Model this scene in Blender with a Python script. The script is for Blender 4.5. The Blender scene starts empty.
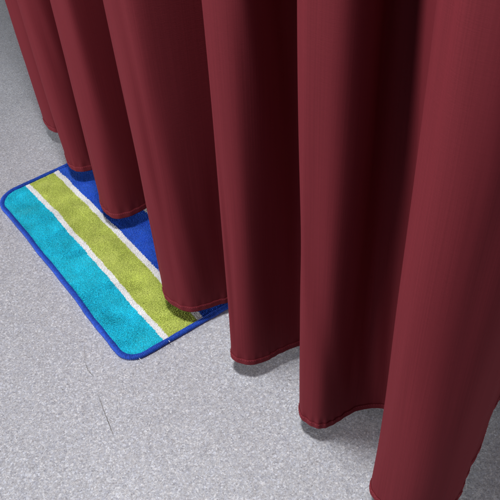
import bpy, math, random
import numpy as np
from mathutils import Vector, Matrix, noise

rng = np.random.default_rng(7)
scene = bpy.context.scene
COL = scene.collection


# ------------------------------------------------------------------ helpers
def tag(o, label=None, cat=None, kind=None, group=None):
    for k, v in (('label', label), ('category', cat), ('kind', kind), ('group', group)):
        if v:
            o[k] = v
    return o


def empty(name, loc, rz=0.0):
    o = bpy.data.objects.new(name, None)
    o.empty_display_size = 0.1
    o.location = loc
    o.rotation_euler = (0, 0, rz)
    COL.objects.link(o)
    return o


def mesh_obj(name, verts, faces, mats, parent=None, smooth=True, mat_idx=None):
    me = bpy.data.meshes.new(name)
    verts = np.asarray(verts, dtype=np.float64)
    if isinstance(faces, np.ndarray):
        n, k = faces.shape
        me.vertices.add(len(verts))
        me.vertices.foreach_set('co', verts.astype(np.float32).ravel())
        me.loops.add(n * k)
        me.loops.foreach_set('vertex_index', faces.astype(np.int32).ravel())
        me.polygons.add(n)
        me.polygons.foreach_set('loop_start', np.arange(0, n * k, k, dtype=np.int32))
        me.update(calc_edges=True)
    else:
        me.from_pydata([tuple(v) for v in verts], [], [tuple(f) for f in faces])
    for m in (mats if isinstance(mats, (list, tuple)) else [mats]):
        me.materials.append(m)
    if mat_idx is not None:
        me.polygons.foreach_set('material_index', np.asarray(mat_idx, dtype=np.int32))
    me.polygons.foreach_set('use_smooth', np.full(len(me.polygons), smooth))
    me.validate()
    me.update()
    o = bpy.data.objects.new(name, me)
    COL.objects.link(o)
    if parent:
        o.parent = parent
    return o


def grid_faces(nu, nv, close_v=False):
    """quads of a nu x nv vertex grid (row = u)."""
    i = np.arange(nu - 1)
    j = np.arange(nv if close_v else nv - 1)
    I, J = np.meshgrid(i, j, indexing='ij')
    J2 = (J + 1) % nv
    return np.stack([I * nv + J, (I + 1) * nv + J, (I + 1) * nv + J2, I * nv + J2], -1).reshape(-1, 4)


def fbm1(x, seed, octs=4, base=1.0):
    r = np.random.default_rng(seed)
    y = np.zeros_like(x)
    a = 1.0
    for k in range(octs):
        for _ in range(3):
            y += a * np.sin(x * base * (0.7 + 0.8 * r.random()) + 6.28 * r.random()) / 3
        base *= 1.9
        a *= 0.55
    return y


# ------------------------------------------------------------------ materials
def new_mat(name):
    m = bpy.data.materials.new(name)
    m.use_nodes = True
    nt = m.node_tree
    b = nt.nodes['Principled BSDF']
    return m, nt, b


def N(nt, typ, **kw):
    n = nt.nodes.new(typ)
    for k, v in kw.items():
        if k in n.inputs:
            n.inputs[k].default_value = v
        else:
            setattr(n, k, v)
    return n


def ramp(nt, stops, interp='LINEAR'):
    r = nt.nodes.new('ShaderNodeValToRGB')
    r.color_ramp.interpolation = interp
    els = r.color_ramp.elements
    while len(els) < len(stops):
        els.new(0.5)
    for e, (p, c) in zip(els, stops):
        e.position = p
        e.color = (*c, 1) if len(c) == 3 else c
    return r


def mix(nt, typ, fac, a, b):
    n = nt.nodes.new('ShaderNodeMix')
    n.data_type = 'RGBA'
    n.blend_type = typ
    for key, val in ((0, fac), (6, a), (7, b)):
        if hasattr(val, 'is_output'):
            nt.links.new(val, n.inputs[key])
        elif key == 0:
            n.inputs[0].default_value = val
        else:
            n.inputs[key].default_value = (*val, 1)
    return n.outputs[2]


def floor_material():
    m, nt, b = new_mat('speckled_vinyl')
    L = nt.links.new
    tc = N(nt, 'ShaderNodeTexCoord')
    # fleck chips of two sizes
    v1 = N(nt, 'ShaderNodeTexVoronoi', Scale=375.0)
    v2 = N(nt, 'ShaderNodeTexVoronoi', Scale=720.0)
    warp = N(nt, 'ShaderNodeTexNoise', Scale=160.0, Detail=2.0)
    L(tc.outputs['Object'], warp.inputs['Vector'])
    vm = N(nt, 'ShaderNodeMix', data_type='VECTOR')
    vm.inputs[0].default_value = 0.006
    L(tc.outputs['Object'], vm.inputs[4])
    L(warp.outputs['Color'], vm.inputs[5])
    for v in (v1, v2):
        L(vm.outputs[1], v.inputs['Vector'])
    s1 = N(nt, 'ShaderNodeSeparateColor')
    s2 = N(nt, 'ShaderNodeSeparateColor')
    L(v1.outputs['Color'], s1.inputs[0])
    L(v2.outputs['Color'], s2.inputs[0])
    r1 = ramp(nt, [(0.0, (.20, .20, .22)), (.2, (.33, .33, .355)), (.5, (.42, .42, .445)),
                   (.8, (.52, .53, .56)), (1.0, (.82, .83, .86))])
    r2 = ramp(nt, [(0.0, (.20, .195, .21)), (.25, (.34, .34, .365)), (.6, (.43, .43, .46)),
                   (.9, (.50, .51, .54)), (1.0, (.72, .73, .76))])
    L(s1.outputs[0], r1.inputs[0])
    L(s2.outputs[0], r2.inputs[0])
    c = mix(nt, 'MIX', 0.5, r1.outputs[0], r2.outputs[0])
    # faint warm/cool tint per chip
    tint = ramp(nt, [(0, (1.03, 1.0, .97)), (.5, (1, 1, 1)), (1, (.97, .99, 1.05))])
    L(s1.outputs[1], tint.inputs[0])
    c = mix(nt, 'MULTIPLY', 1.0, c, tint.outputs[0])
    # broad uneven wear
    big = N(nt, 'ShaderNodeTexNoise', Scale=5.0, Detail=4.0)
    L(tc.outputs['Object'], big.inputs['Vector'])
    br = ramp(nt, [(.3, (.95, .95, .95)), (.7, (1.04, 1.04, 1.04))])
    L(big.outputs[0], br.inputs[0])
    c = mix(nt, 'MULTIPLY', 1.0, c, br.outputs[0])
    c = mix(nt, 'MULTIPLY', 1.0, c, (1.01, 1.035, 1.07))
    L(c, b.inputs['Base Color'])
    rr = N(nt, 'ShaderNodeMapRange')
    rr.inputs[3].default_value = .42
    rr.inputs[4].default_value = .62
    L(s2.outputs[1], rr.inputs[0])
    L(rr.outputs[0], b.inputs['Roughness'])
    bump = N(nt, 'ShaderNodeBump', Strength=.25, Distance=.0006)
    L(s1.outputs[2], bump.inputs['Height'])
    L(bump.outputs[0], b.inputs['Normal'])
    return m


def curtain_material(name='maroon_satin', base=(.127, .0170, .0240), gain=1.0):
    m, nt, b = new_mat(name)
    L = nt.links.new
    tc = N(nt, 'ShaderNodeTexCoord')
    uv = tc.outputs['UV']
    # warp threads: fine vertical streaks; weft: finer horizontal ones
    mp = N(nt, 'ShaderNodeMapping')
    mp.inputs['Scale'].default_value = (620, 4, 1)
    L(uv, mp.inputs[0])
    st = N(nt, 'ShaderNodeTexNoise', Scale=1.0, Detail=3.0)
    L(mp.outputs[0], st.inputs['Vector'])
    mp2 = N(nt, 'ShaderNodeMapping')
    mp2.inputs['Scale'].default_value = (60, 900, 1)
    L(uv, mp2.inputs[0])
    st2 = N(nt, 'ShaderNodeTexNoise', Scale=1.0, Detail=2.0)
    L(mp2.outputs[0], st2.inputs['Vector'])
    r1 = ramp(nt, [(.3, (.93, .93, .93)), (.7, (1.07, 1.07, 1.07))])
    r2 = ramp(nt, [(.3, (.975,) * 3), (.7, (1.025,) * 3)])
    L(st.outputs[0], r1.inputs[0])
    L(st2.outputs[0], r2.inputs[0])
    c = mix(nt, 'MULTIPLY', 1.0, tuple(x * gain for x in base), r1.outputs[0])
    c = mix(nt, 'MULTIPLY', 1.0, c, r2.outputs[0])
    L(c, b.inputs['Base Color'])
    b.inputs['Roughness'].default_value = .7
    b.inputs['Specular IOR Level'].default_value = .04
    b.inputs['Sheen Weight'].default_value = .0
    b.inputs['Sheen Roughness'].default_value = .4
    b.inputs['Sheen Tint'].default_value = (.9, .35, .42, 1)
    add = N(nt, 'ShaderNodeMath', operation='ADD')
    L(st.outputs[0], add.inputs[0])
    L(st2.outputs[0], add.inputs[1])
    bump = N(nt, 'ShaderNodeBump', Strength=.25, Distance=.0004)
    L(add.outputs[0], bump.inputs['Height'])
    L(bump.outputs[0], b.inputs['Normal'])
    return m


def yarn_material(name, col, var=.22, rough=.85, sheen=.25):
    m, nt, b = new_mat(name)
    L = nt.links.new
    tc = N(nt, 'ShaderNodeTexCoord')
    n1 = N(nt, 'ShaderNodeTexNoise', Scale=260.0, Detail=2.0)
    n2 = N(nt, 'ShaderNodeTexNoise', Scale=22.0, Detail=4.0)
    for n in (n1, n2):
        L(tc.outputs['Object'], n.inputs['Vector'])
    r1 = ramp(nt, [(.3, (1 - var,) * 3), (.7, (1 + var,) * 3)])
    r2 = ramp(nt, [(.3, (1 - var * .6,) * 3), (.7, (1 + var * .6,) * 3)])
    L(n1.outputs[0], r1.inputs[0])
    L(n2.outputs[0], r2.inputs[0])
    c = mix(nt, 'MULTIPLY', 1.0, col, r1.outputs[0])
    c = mix(nt, 'MULTIPLY', 1.0, c, r2.outputs[0])
    L(c, b.inputs['Base Color'])
    b.inputs['Roughness'].default_value = rough
    b.inputs['Specular IOR Level'].default_value = .2
    b.inputs['Sheen Weight'].default_value = sheen
    b.inputs['Sheen Tint'].default_value = tuple(min(1, .4 + x) for x in col) + (1,)
    return m


M_FLOOR = floor_material()
M_CURTAIN = curtain_material()
M_HEM = curtain_material('maroon_satin_hem', gain=1.08)
M_THREAD = yarn_material('maroon_thread', (.27, .037, .055), .15, .7, .1)
M_TEAL = yarn_material('teal_pile', (.010, .57, .76))
M_GREEN = yarn_material('green_pile', (.52, .60, .135))
M_WHITE = yarn_material('white_pile', (.88, .89, .91), .06)
M_BLUE = yarn_material('blue_pile', (.022, .12, .66))
M_BIND = yarn_material('blue_binding', (.012, .060, .40), .32, .7, .15)
M_LINT = yarn_material('white_lint', (.75, .76, .8), .05)
M_MARK = yarn_material('dark_scuff', (.15, .145, .14), .3, .7, 0)
M_MARK2 = yarn_material('pale_scuff', (.30, .30, .31), .3, .7, 0)


# ------------------------------------------------------------------ floor
S = 4.0
fl = mesh_obj('floor', [(-S, -S, 0), (S, -S, 0), (S, S + 2, 0), (-S, S + 2, 0)],
              [(0, 1, 2, 3)], M_FLOOR, smooth=False)
tag(fl, 'pale grey speckled vinyl floor under the mat and the curtain', 'floor', 'structure')


def stroke(name, pts, w, mat, seed):
    """a thin irregular mark lying on the floor."""
    r = random.Random(seed)
    P = []
    for (a, b) in zip(pts[:-1], pts[1:]):
        for k in range(14):
            t = k / 14
            P.append((a[0] + (b[0] - a[0]) * t, a[1] + (b[1] - a[1]) * t))
    P.append(pts[-1])
    vs, fs = [], []
    for i, (x, y) in enumerate(P):
        j = min(i, len(P) - 2)
        dx, dy = P[j + 1][0] - P[j][0], P[j + 1][1] - P[j][1]
        l = math.hypot(dx, dy)
        nx, ny = -dy / l, dx / l
        e = math.sin(math.pi * (i + .3) / (len(P) - .4)) ** .5
        ww = w * e * (.5 + .8 * r.random())
        o = (r.random() - .5) * w * .35
        vs += [(x + nx * (o + ww / 2), y + ny * (o + ww / 2), .0005),
               (x + nx * (o - ww / 2), y + ny * (o - ww / 2), .0005)]
        if i:
            fs.append((2 * i - 2, 2 * i - 1, 2 * i + 1, 2 * i))
    return mesh_obj(name, vs, fs, mat, fl, smooth=False)


sc = stroke('scuff_mark', [(-.3505, .737), (-.340, .715), (-.3275, .700)], .0011, M_MARK, 1)
sc['label'] = 'short thin dark scuff on the floor'
sc = stroke('scuff_mark', [(-.3135, .660), (-.292, .612), (-.267, .558)], .0013, M_MARK, 2)
sc['label'] = 'long thin dark scuff on the floor'
stroke('scuff_mark', [(-.358, .778), (-.3505, .740)], .0012, M_MARK2, 3)['label'] = 'faint grey scuff on the floor'
for (x, y, l, sd) in ((-.386, .674, .003, 5), (.058, .665, .006, 7)):
    stroke('dirt_speck', [(x, y), (x + l, y - l * .4)], .0016, M_MARK, sd)


# ------------------------------------------------------------------ curtain
# one cloth; B = plan path of the hem, T = plan path .85 m up.  (hem height, point low, point high)
h1, h2, h3 = .052, .045, .040
PATH = [
    (h1, (-.585, 1.800), None), (h1, (-.600, 1.740), None), (h1, (-.611, 1.690), None),
    (h1, (-.610, 1.640), None),
    (h1, (-.597, 1.601), None), (h1, (-.574, 1.573), None), (h1, (-.552, 1.560), None),
    (h1, (-.533, 1.560), (-.535, 1.552)), (h1, (-.521, 1.540), (-.526, 1.535)),
    (h1, (-.517, 1.500), (-.520, 1.505)), (h1, (-.512, 1.455), (-.513, 1.465)),
    (h1, (-.500, 1.412), (-.498, 1.415)), (h1, (-.482, 1.374), None), (h1, (-.458, 1.355), None),
    (h1, (-.426, 1.358), None), (h1, (-.395, 1.375), None), (h1, (-.372, 1.360), None),
    (h1, (-.368, 1.315), None), (h1, (-.374, 1.260), (-.360, 1.265)), (h1, (-.381, 1.220), (-.358, 1.225)),
    (h1, (-.366, 1.179), (-.344, 1.182)), (h1, (-.335, 1.151), (-.320, 1.155)),
    (h1, (-.303, 1.149), None), (h1, (-.271, 1.168), None), (h1, (-.246, 1.188), None),
    (h2, (-.222, 1.195), None), (h2, (-.202, 1.165), None), (h2, (-.190, 1.090), None),
    (h2, (-.190, 1.000), None), (h2, (-.194, .935), None), (h2, (-.194, .892), None),
    (h2, (-.182, .858), None), (h2, (-.160, .836), None), (h2, (-.133, .826), None),
    (h2, (-.100, .833), None), (h3, (-.062, .847), None), (h3, (-.030, .856), None),
    (h3, (-.010, .840), None), (h3, (-.012, .795), (-.005, .795)), (h3, (-.036, .745), (-.027, .748)),
    (h3, (-.0505, .710), (-.039, .712)), (h3, (-.043, .694), (-.030, .695)),
    (h3, (-.016, .685), (-.004, .672)), (h3, (.016, .690), (.019, .675)),
    (h3, (.048, .708), (.044, .697)), (h3, (.082, .721), (.072, .722)), (h3, (.104, .717), (.090, .716)),
    (h3, (.112, .690), (.094, .685)), (h3, (.098, .640), (.078, .640)), (h3, (.078, .594), (.063, .598)),
    (h3, (.0715, .569), (.059, .566)), (h3, (.082, .552), (.070, .549)), (h3, (.105, .541), (.097, .525)),
    (h3, (.134, .547), (.127, .535)), (h3, (.171, .567), (.147, .566)), (h3, (.205, .572), (.159, .566)),
    (h3, (.233, .570), (.165, .553)), (h3, (.245, .545), (.1655, .530)), (h3, (.230, .498), (.162, .501)),
    (h3, (.194, .455), (.156, .468)), (h3, (.173, .422), (.150, .434)), (h3, (.190, .388), (.160, .402)),
    (h3, (.219, .367), (.186, .380)), (h3, (.261, .368), (.222, .379)), (h3, (.305, .400), (.263, .404)),
    (h3, (.342, .449), (.308, .453)), (h3, (.373, .489), (.345, .498)), (h3, (.407, .538), (.385, .535)),
    (h3, (.435, .574), (.420, .560)), (h3, (.470, .592), (.455, .575)), (h3, (.510, .585), None),
    (h3, (.545, .555), None), (h3, (.590, .535), None), (h3, (.640, .545), None),
]
ctl = []
for h, lo, hi in PATH:
    hi = hi or lo
    k = (1 - h) / .97
    ctl.append((lo[0] * k, lo[1] * k, hi[0] * k, hi[1] * k, h))
ctl = np.array(ctl)


def catmull(P, per):
    Q = np.vstack([2 * P[0] - P[1], P, 2 * P[-1] - P[-2]])
    out = []
    t = np.linspace(0, 1, per, endpoint=False)[:, None]
    for i in range(1, len(Q) - 2):
        p0, p1, p2, p3 = Q[i - 1], Q[i], Q[i + 1], Q[i + 2]
        out.append(.5 * ((2 * p1) + (-p0 + p2) * t + (2 * p0 - 5 * p1 + 4 * p2 - p3) * t * t
                         + (-p0 + 3 * p1 - 3 * p2 + p3) * t ** 3))
    out.append(P[-1:])
    return np.vstack(out)


crv = catmull(ctl, 60)
# smooth a little, then resample evenly by hem arc length
for _ in range(260):
    crv[1:-1] = .25 * crv[:-2] + .5 * crv[1:-1] + .25 * crv[2:]
d = np.r_[0, np.cumsum(np.hypot(np.diff(crv[:, 0]), np.diff(crv[:, 1])))]
LEN = d[-1]
STEP = .0016
ns = int(LEN / STEP)
s = np.linspace(0, LEN, ns)
crv = np.stack([np.interp(s, d, crv[:, k]) for k in range(5)], 1)
hem_z = crv[:, 4] + .0016 * fbm1(s, 3, 3, 14.0)
TOPZ = 1.75


CREASES = []
for (px, py, amp, wid, ph) in ((-.188, .868, .0026, .008, .3), (-.150, .828, .0012, .010, 1.9), (-.0385, .690, .0014, .007, 2.6),
                               (.0735, .560, .0014, .007, 4.0), (.150, .555, .0012, .010, .9), (.172, .405, .0018, .010, 5.1),
                               (.245, .366, .0016, .013, 3.3), (.325, .425, .0022, .016, 1.2), (-.352, 1.163, .0018, .009, 2.2),
                               (-.49, 1.385, .0018, .009, 4.4), (-.59, 1.59, .0016, .009, 0)):
    CREASES.append((s[np.argmin((crv[:, 0] - px) ** 2 + (crv[:, 1] - py) ** 2)], amp, wid, ph))


def cloth_points(zs_above_hem):
    """rows of points (ns, nz, 3) and unit normals in plan."""
    nz = len(zs_above_hem)
    P = np.zeros((ns, nz, 3))
    Nn = np.zeros((ns, nz, 2))
    tz = np.asarray(zs_above_hem)
    for j, a in enumerate(tz):
        z = hem_z + a * (TOPZ - hem_z.mean()) / (TOPZ - hem_z.mean())
        t = np.clip(z / .85, 0, 1.25)
        t = t * 1.0
        x = crv[:, 0] + (crv[:, 2] - crv[:, 0]) * t
        y = crv[:, 1] + (crv[:, 3] - crv[:, 1]) * t
        tx, ty = np.gradient(x), np.gradient(y)
        l = np.hypot(tx, ty) + 1e-9
        nx, ny = ty / l, -tx / l          # towards the camera side
        # soft long undulations + puckers gathered along the stitched hem
        und = .0017 * np.sin(s * 31 + 1.7 * np.sin(z * 3.1) + 5 * z) * np.sin(s * 11.3 + z * 2.2)
        und += .0008 * np.sin(s * 74 + 2.3 * np.sin(z * 4 + s * 6))
        puck = .0009 * (np.sin(s * 340 + 3.0 * np.sin(s * 41)) * (.35 + .65 * (fbm1(s, 11, 2, 22.0) > -.1))
                        + .5 * np.sin(s * 155 + 2 * np.sin(s * 23))) * math.exp(-((a - .016) / .016) ** 2)
        und += .0019 * np.sin(s * 17 + 2.6 * np.sin(z * 2.7 + s * 1.9) + 2.0 * z) * np.sin(z * 4.3 + s * 5.1 + 1.1)
        und += .0007 * np.sin(s * 128 + 4 * np.sin(z * 5 + s * 9)) * np.clip(np.sin(s * 9 + z * 6), 0, 1)
        # narrow soft creases that run down the cloth
        for (cs, amp, wid, ph) in CREASES:
            c0 = cs + .006 * math.sin(a * 3.1 + ph) + .0025 * math.sin(a * 9 + 2 * ph)
            fade = (1 - math.exp(-(a / .12) ** 2)) * (.65 + .35 * math.sin(a * 4.3 + ph * 3))
            und -= 2.0 * amp * fade * np.exp(-((s - c0) / wid) ** 2)
        dd = und + puck
        P[:, j, 0] = x + nx * dd
        P[:, j, 1] = y + ny * dd
        P[:, j, 2] = z
        Nn[:, j, 0] = nx
        Nn[:, j, 1] = ny
    return P, Nn


base = np.array([-.03, .95, 0.0])
cur = empty('curtain', tuple(base))
tag(cur, 'dark maroon satin curtain hanging in deep vertical folds just above the floor', 'curtain')

zr = np.r_[np.arange(.004, .05, .003), np.arange(.05, .95, .014), np.arange(.95, TOPZ - .04, .05), TOPZ - .045]
P, Nn = cloth_points(zr)
nz = len(zr)
fab = mesh_obj('fabric_panel', (P - base).reshape(-1, 3), grid_faces(ns, nz), M_CURTAIN, cur)


def set_uv(o, U, V):
    me = o.data
    uvl = me.uv_layers.new(name='UVMap')
    vi = np.zeros(len(me.loops), dtype=np.int32)
    me.loops.foreach_get('vertex_index', vi)
    uvl.data.foreach_set('uv', np.stack([U[vi], V[vi]], 1).astype(np.float32).ravel())


U = np.repeat(s[:, None], nz, 1).ravel()
V = P[:, :, 2].ravel()
set_uv(fab, U, V)

# turned-up hem: an outer band, a rounded bottom fold and an inner band
prof = [(.0165, .0004), (.0162, .0011), (.013, .0015), (.008, .0017), (.004, .0018), (.0014, .0016), (.0002, .0008), (0, 0),
        (.0002, -.0008), (.0014, -.0014), (.006, -.0014), (.0165, -.0008)]
Pz, Nz = cloth_points([p[0] for p in prof])
for j, (a, off) in enumerate(prof):
    Pz[:, j, 0] += Nz[:, j, 0] * off
    Pz[:, j, 1] += Nz[:, j, 1] * off
hem = mesh_obj('hem', (Pz - base).reshape(-1, 3), grid_faces(ns, len(prof)), M_HEM, cur)
set_uv(hem, np.repeat(s[:, None], len(prof), 1).ravel(), Pz[:, :, 2].ravel())

# stitch row along the top of the hem band: short raised thread dashes
Ps, Ns = cloth_points([.0138])
vs, fs = [], []
k = 0
while k + 3 < ns:
    a, b_ = Ps[k, 0], Ps[k + 2, 0]
    n = np.array([*Ns[k, 0], 0]) * .0017
    up = np.array([0, 0, .0009])
    out = np.array([*Ns[k, 0], 0]) * .0006
    q = len(vs)
    m_ = (a + b_) / 2
    vs += [a + n, m_ + n + up, m_ + n + out, m_ + n - up, b_ + n]
    fs += [(q, q + 2, q + 1), (q, q + 3, q + 2), (q + 4, q + 1, q + 2), (q + 4, q + 2, q + 3)]
    k += 3
mesh_obj('stitching', np.array(vs) - base, np.array(fs), M_THREAD, hem)

# ------------------------------------------------------------------ mat
ang = math.atan2(-.80178, .59763)
mat_o = empty('bath_mat', (-.2617, .7131, 0), ang)
tag(mat_o, 'rectangular bath mat striped teal, green, white and blue, lying half under the curtain', 'bath mat')
# local x: along the long side (0 near .. -.73 far); local y: 0 at the open long side, .474 hidden side
X0, X1, Y0, Y1 = -.717, .004, .005, .474


R_FAR, R_NEAR = .068, .046


def outline(inset=0.0, n_side=240):
    ra, rb = R_NEAR - inset, R_FAR - inset
    x0, x1, y0, y1 = X0 + inset, X1 - inset, Y0 + inset, Y1 - inset
    pts = []
    cs = [((x1 - ra, y0 + ra), -90, ra), ((x1 - ra, y1 - ra), 0, ra), ((x0 + rb, y1 - rb), 90, rb), ((x0 + rb, y0 + rb), 180, rb)]
    for (cx, cy), a0, r in cs:
        for k in range(13):
            a = math.radians(a0 + 90 * k / 12)
            pts.append((cx + r * math.cos(a), cy + r * math.sin(a)))
    pts.append(pts[0])
    p = np.array(pts)
    dd = np.r_[0, np.cumsum(np.hypot(*np.diff(p, axis=0).T))]
    t = np.linspace(0, dd[-1], n_side * 4 + 1)[:-1]
    q = np.stack([np.interp(t, dd, p[:, 0]), np.interp(t, dd, p[:, 1])], 1)
    return bow(q)


def bow(q):
    x, y = q[..., 0].copy(), q[..., 1].copy()
    # hand-made wobble: the near short side swings out, the far one bows back, the long side is not quite straight
    fx = (x - X0) / (X1 - X0)
    x2 = x + .010 * fx * np.clip((y - .10) / .14, -.4, 2.2) ** 1 * .75 - .004 * (1 - fx) * np.clip(y / .2, 0, 1.5)
    y2 = y + .003 * np.sin((x + .73) * 6.5) + .0010 * np.sin(x * 21 + 1.0) * (1 - np.clip(y / .3, 0, 1)) + .0005 * np.sin(x * 47)
    return np.stack([x2, y2], -1)


# stripe layout across the mat (local y)
EDGES = [(.0, .0958), (.0958, .1092), (.1092, .1812), (.1812, .1962), (.1962, .281), (.281, .295), (.295, .367),
         (.367, .379), (.379, .6)]
STRIPE = [0, 2, 1, 2, 3, 2, 1, 2, 0]


def stripe_of(x, y):
    w = y + .0005 * np.sin(x * 38) + .0003 * np.sin(x * 91 + 2)
    idx = np.zeros(len(x), dtype=np.int32)
    for (a, b), c in zip(EDGES, STRIPE):
        idx[(w >= a) & (w < b)] = c
    return idx


def edge_dist(x, y):
    rad = np.where(x < (X0 + X1) / 2, R_FAR, R_NEAR)
    hx, hy = (X1 - X0) / 2, (Y1 - Y0) / 2
    qx = np.abs(x - (X0 + X1) / 2) - hx + rad
    qy = np.abs(y - (Y0 + Y1) / 2) - hy + rad
    return -(np.hypot(np.maximum(qx, 0), np.maximum(qy, 0)) + np.minimum(np.maximum(qx, qy), 0) - rad)


def lowfreq(x, y, f, seed):
    r = np.random.default_rng(seed)
    o = np.zeros_like(x)
    for _ in range(7):
        a = r.random() * 6.283
        ff = f * (.5 + r.random())
        o += np.sin((x * math.cos(a) + y * math.sin(a)) * ff + 6.28 * r.random())
    return o / 2.6


BASEH = .0052


def pile_height(x, y):
    e = np.clip((edge_dist(x, y) - .004) / .010, 0, 1)
    return BASEH * (.45 + .55 * np.sin(e * math.pi / 2)) + .0004 * lowfreq(x, y, 55, 4)


# backing sheet of the pile
g = .004
gx = np.arange(X0, X1 + g, g)
gy = np.arange(Y0, Y1 + g, g)
GX, GY = np.meshgrid(gx, gy, indexing='ij')
ins = edge_dist(GX, GY) > .004
hz = pile_height(GX.ravel(), GY.ravel())
bw = bow(np.stack([GX, GY], -1)).reshape(-1, 2)
bv = np.c_[bw, hz]
bf = grid_faces(len(gx), len(gy))
ok = ins.ravel()[bf].all(1)
bf = bf[ok]
cx = GX.ravel()[bf].mean(1)
cy = GY.ravel()[bf].mean(1)
bidx = stripe_of(cx, cy)

# tufts: thousands of short leaning yarn ends
sp = .0017
tx = np.arange(X0, X1, sp)
ty = np.arange(Y0, Y1, sp)
TX, TY = np.meshgrid(tx, ty, indexing='ij')
TX = (TX + (rng.random(TX.shape) - .5) * sp * 1.1).ravel()
TY = (TY + (rng.random(TY.shape) - .5) * sp * 1.1).ravel()
keep = edge_dist(TX, TY) > .006
TX, TY = TX[keep], TY[keep]
n = len(TX)
tz = pile_height(TX, TY) - .001
tb = bow(np.stack([TX, TY], -1))
ed = np.clip((edge_dist(TX, TY) - .004) / .012, .35, 1)
hgt = (.0042 + .0013 * rng.random(n)) * ed * (1 + .08 * lowfreq(TX, TY, 140, 8))
la = lowfreq(TX, TY, 26, 5) * 1.6 + lowfreq(TX, TY, 90, 6) * .9
lm = .0015 + .0010 * np.clip(lowfreq(TX, TY, 60, 9), -1, 1)
lx = np.cos(la) * lm + rng.normal(0, .0009, n)
ly = np.sin(la) * lm + rng.normal(0, .0009, n)
rad = .00100 + .0003 * rng.random(n)
rot = rng.random(n) * 6.283
V4 = np.zeros((n, 7, 3))
for q in range(3):
    a = rot + q * 2.0944
    V4[:, q, 0] = tb[:, 0] + np.cos(a) * rad
    V4[:, q, 1] = tb[:, 1] + np.sin(a) * rad
    V4[:, q, 2] = tz
    V4[:, 3 + q, 0] = tb[:, 0] + lx * .55 + np.cos(a) * rad * 1.0
    V4[:, 3 + q, 1] = tb[:, 1] + ly * .55 + np.sin(a) * rad * .95
    V4[:, 3 + q, 2] = tz + hgt * .7
V4[:, 6, 0] = tb[:, 0] + lx
V4[:, 6, 1] = tb[:, 1] + ly
V4[:, 6, 2] = tz + hgt
o0 = (np.arange(n) * 7)[:, None] + len(bv)
tris = []
for q in range(3):
    q2 = (q + 1) % 3
    tris += [[q, q2, 3 + q2], [q, 3 + q2, 3 + q], [3 + q, 3 + q2, 6]]
tf = (o0[:, :, None] + np.array(tris)[None]).reshape(-1, 3)
tidx = np.repeat(stripe_of(TX, TY + rng.normal(0, .0003, n)), 9)
bt = np.vstack([bf[:, [0, 1, 2]], bf[:, [0, 2, 3]]])
mesh_obj('pile', np.vstack([bv, V4.reshape(-1, 3)]), np.vstack([bt, tf]), [M_TEAL, M_GREEN, M_WHITE, M_BLUE], mat_o,
         smooth=True, mat_idx=np.r_[bidx, bidx, tidx])

# overlocked binding all round the edge: a flattened tube ribbed by its yarn
ol = outline(.0055, 520)
no = len(ol)
tg = np.roll(ol, -1, 0) - np.roll(ol, 1, 0)
tg /= np.linalg.norm(tg, axis=1)[:, None]
nr = np.stack([tg[:, 1], -tg[:, 0]], 1)
K = 14
arc = np.r_[0, np.cumsum(np.linalg.norm(np.diff(ol, axis=0), axis=1))]
rows = []
for q in range(K):
    a = 2 * math.pi * q / K
    rib = 1 + .13 * np.sin(arc * 2 * math.pi / .0036 + a * 1.0) + .07 * fbm1(arc, 21, 4, 75)
    ca, sa = math.cos(a), math.sin(a)
    ow = np.sign(ca) * abs(ca) ** .8 * .0056 * rib
    oz = .0056 + np.sign(sa) * abs(sa) ** .85 * .0050 * rib
    rows.append(np.c_[ol + nr * ow[:, None], oz])
bv2 = np.stack(rows, 1).reshape(-1, 3)
bf2 = grid_faces(no, K, True)
I = np.arange(K)
wrap = np.stack([(no - 1) * K + I, I, (I + 1) % K, (no - 1) * K + (I + 1) % K], 1)
mesh_obj('binding', bv2, np.vstack([bf2, wrap]), M_BIND, mat_o)


def thread(name, pts, r, mat, parent):
    vs, fs = [], []
    K = 6
    for i, p in enumerate(pts):
        p = Vector(p)
        a = Vector(pts[max(i - 1, 0)])
        b = Vector(pts[min(i + 1, len(pts) - 1)])
        t = (b - a).normalized()
        u = t.cross(Vector((0, 0, 1))).normalized()
        w = u.cross(t)
        rr = r * (.4 if i in (0, len(pts) - 1) else 1)
        for q in range(K):
            an = 2 * math.pi * q / K
            vs.append(p + (u * math.cos(an) + w * math.sin(an)) * rr)
    return mesh_obj(name, [tuple(v) for v in vs], grid_faces(len(pts), K, True), mat, parent)


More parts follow.
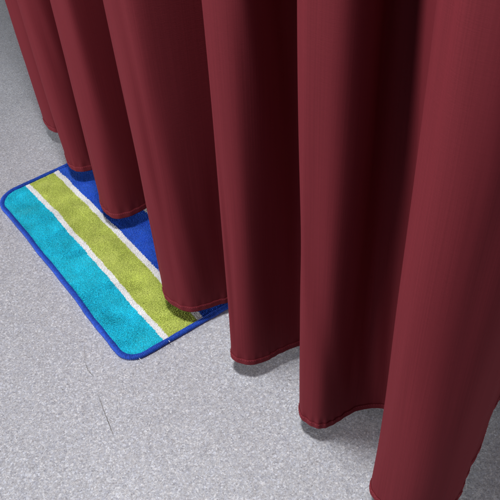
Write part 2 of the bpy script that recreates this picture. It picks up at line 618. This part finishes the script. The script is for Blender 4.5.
thread('loose_thread', [(.0045, .099, .0125), (.0065, .1000, .0122), (.0085, .1000, .0105)],
       .0008, M_LINT, mat_o)['label'] = 'tiny white thread end on the blue binding'
thread('loose_thread', [(.002, .030, .0125), (.006, .0295, .0130), (.009, .031, .0105)],
       .0006, M_LINT, mat_o)['label'] = 'tiny white thread end at the rounded corner'

# ------------------------------------------------------------------ light
w = bpy.data.worlds.new('World')
scene.world = w
w.use_nodes = True
bg = w.node_tree.nodes['Background']
bg.inputs[0].default_value = (.95, .97, 1, 1)
bg.inputs[1].default_value = .14


def area(name, loc, aim, size, power, col):
    d_ = bpy.data.lights.new(name, 'AREA')
    d_.shape = 'DISK'
    d_.size = size
    d_.energy = power
    d_.color = col
    o = bpy.data.objects.new(name, d_)
    o.location = loc
    o.rotation_euler = (Vector(aim) - Vector(loc)).to_track_quat('-Z', 'Y').to_euler()
    COL.objects.link(o)
    return o


area('ceiling_lamp', (-.16, .61, 2.15), (-.04, .6, 0), .26, 36, (1, .985, .97))
area('side_lamp', (-4.2, -.45, .8), (-.1, .8, .35), 2.4, 215, (1, .98, .97))
area('right_fill', (3.2, -.35, 1.1), (.4, .5, .25), 1.2, 34, (1, .98, .97))  # added fill, no real lamp: lifts the nearest fold's right flank and floor wedge

# ------------------------------------------------------------------ camera
cd = bpy.data.cameras.new('camera')
cam = bpy.data.objects.new('camera', cd)
COL.objects.link(cam)
p, r = math.radians(44), math.radians(-3.5)
fw = Vector((0, math.cos(p), -math.sin(p)))
rt = Vector((1, 0, 0))
up = rt.cross(fw)
R = rt * math.cos(r) + up * math.sin(r)
Up = -rt * math.sin(r) + up * math.cos(r)
cam.matrix_world = Matrix(((R.x, Up.x, -fw.x, 0), (R.y, Up.y, -fw.y, 0), (R.z, Up.z, -fw.z, 1.0), (0, 0, 0, 1)))
cd.sensor_fit = 'HORIZONTAL'
cd.sensor_width = 36
cd.lens = 43.2
cd.clip_start = .01
cd.clip_end = 100
scene.camera = cam

scene.view_settings.view_transform = 'Standard'
scene.view_settings.look = 'None'
scene.view_settings.exposure = 0
scene.view_settings.gamma = 1
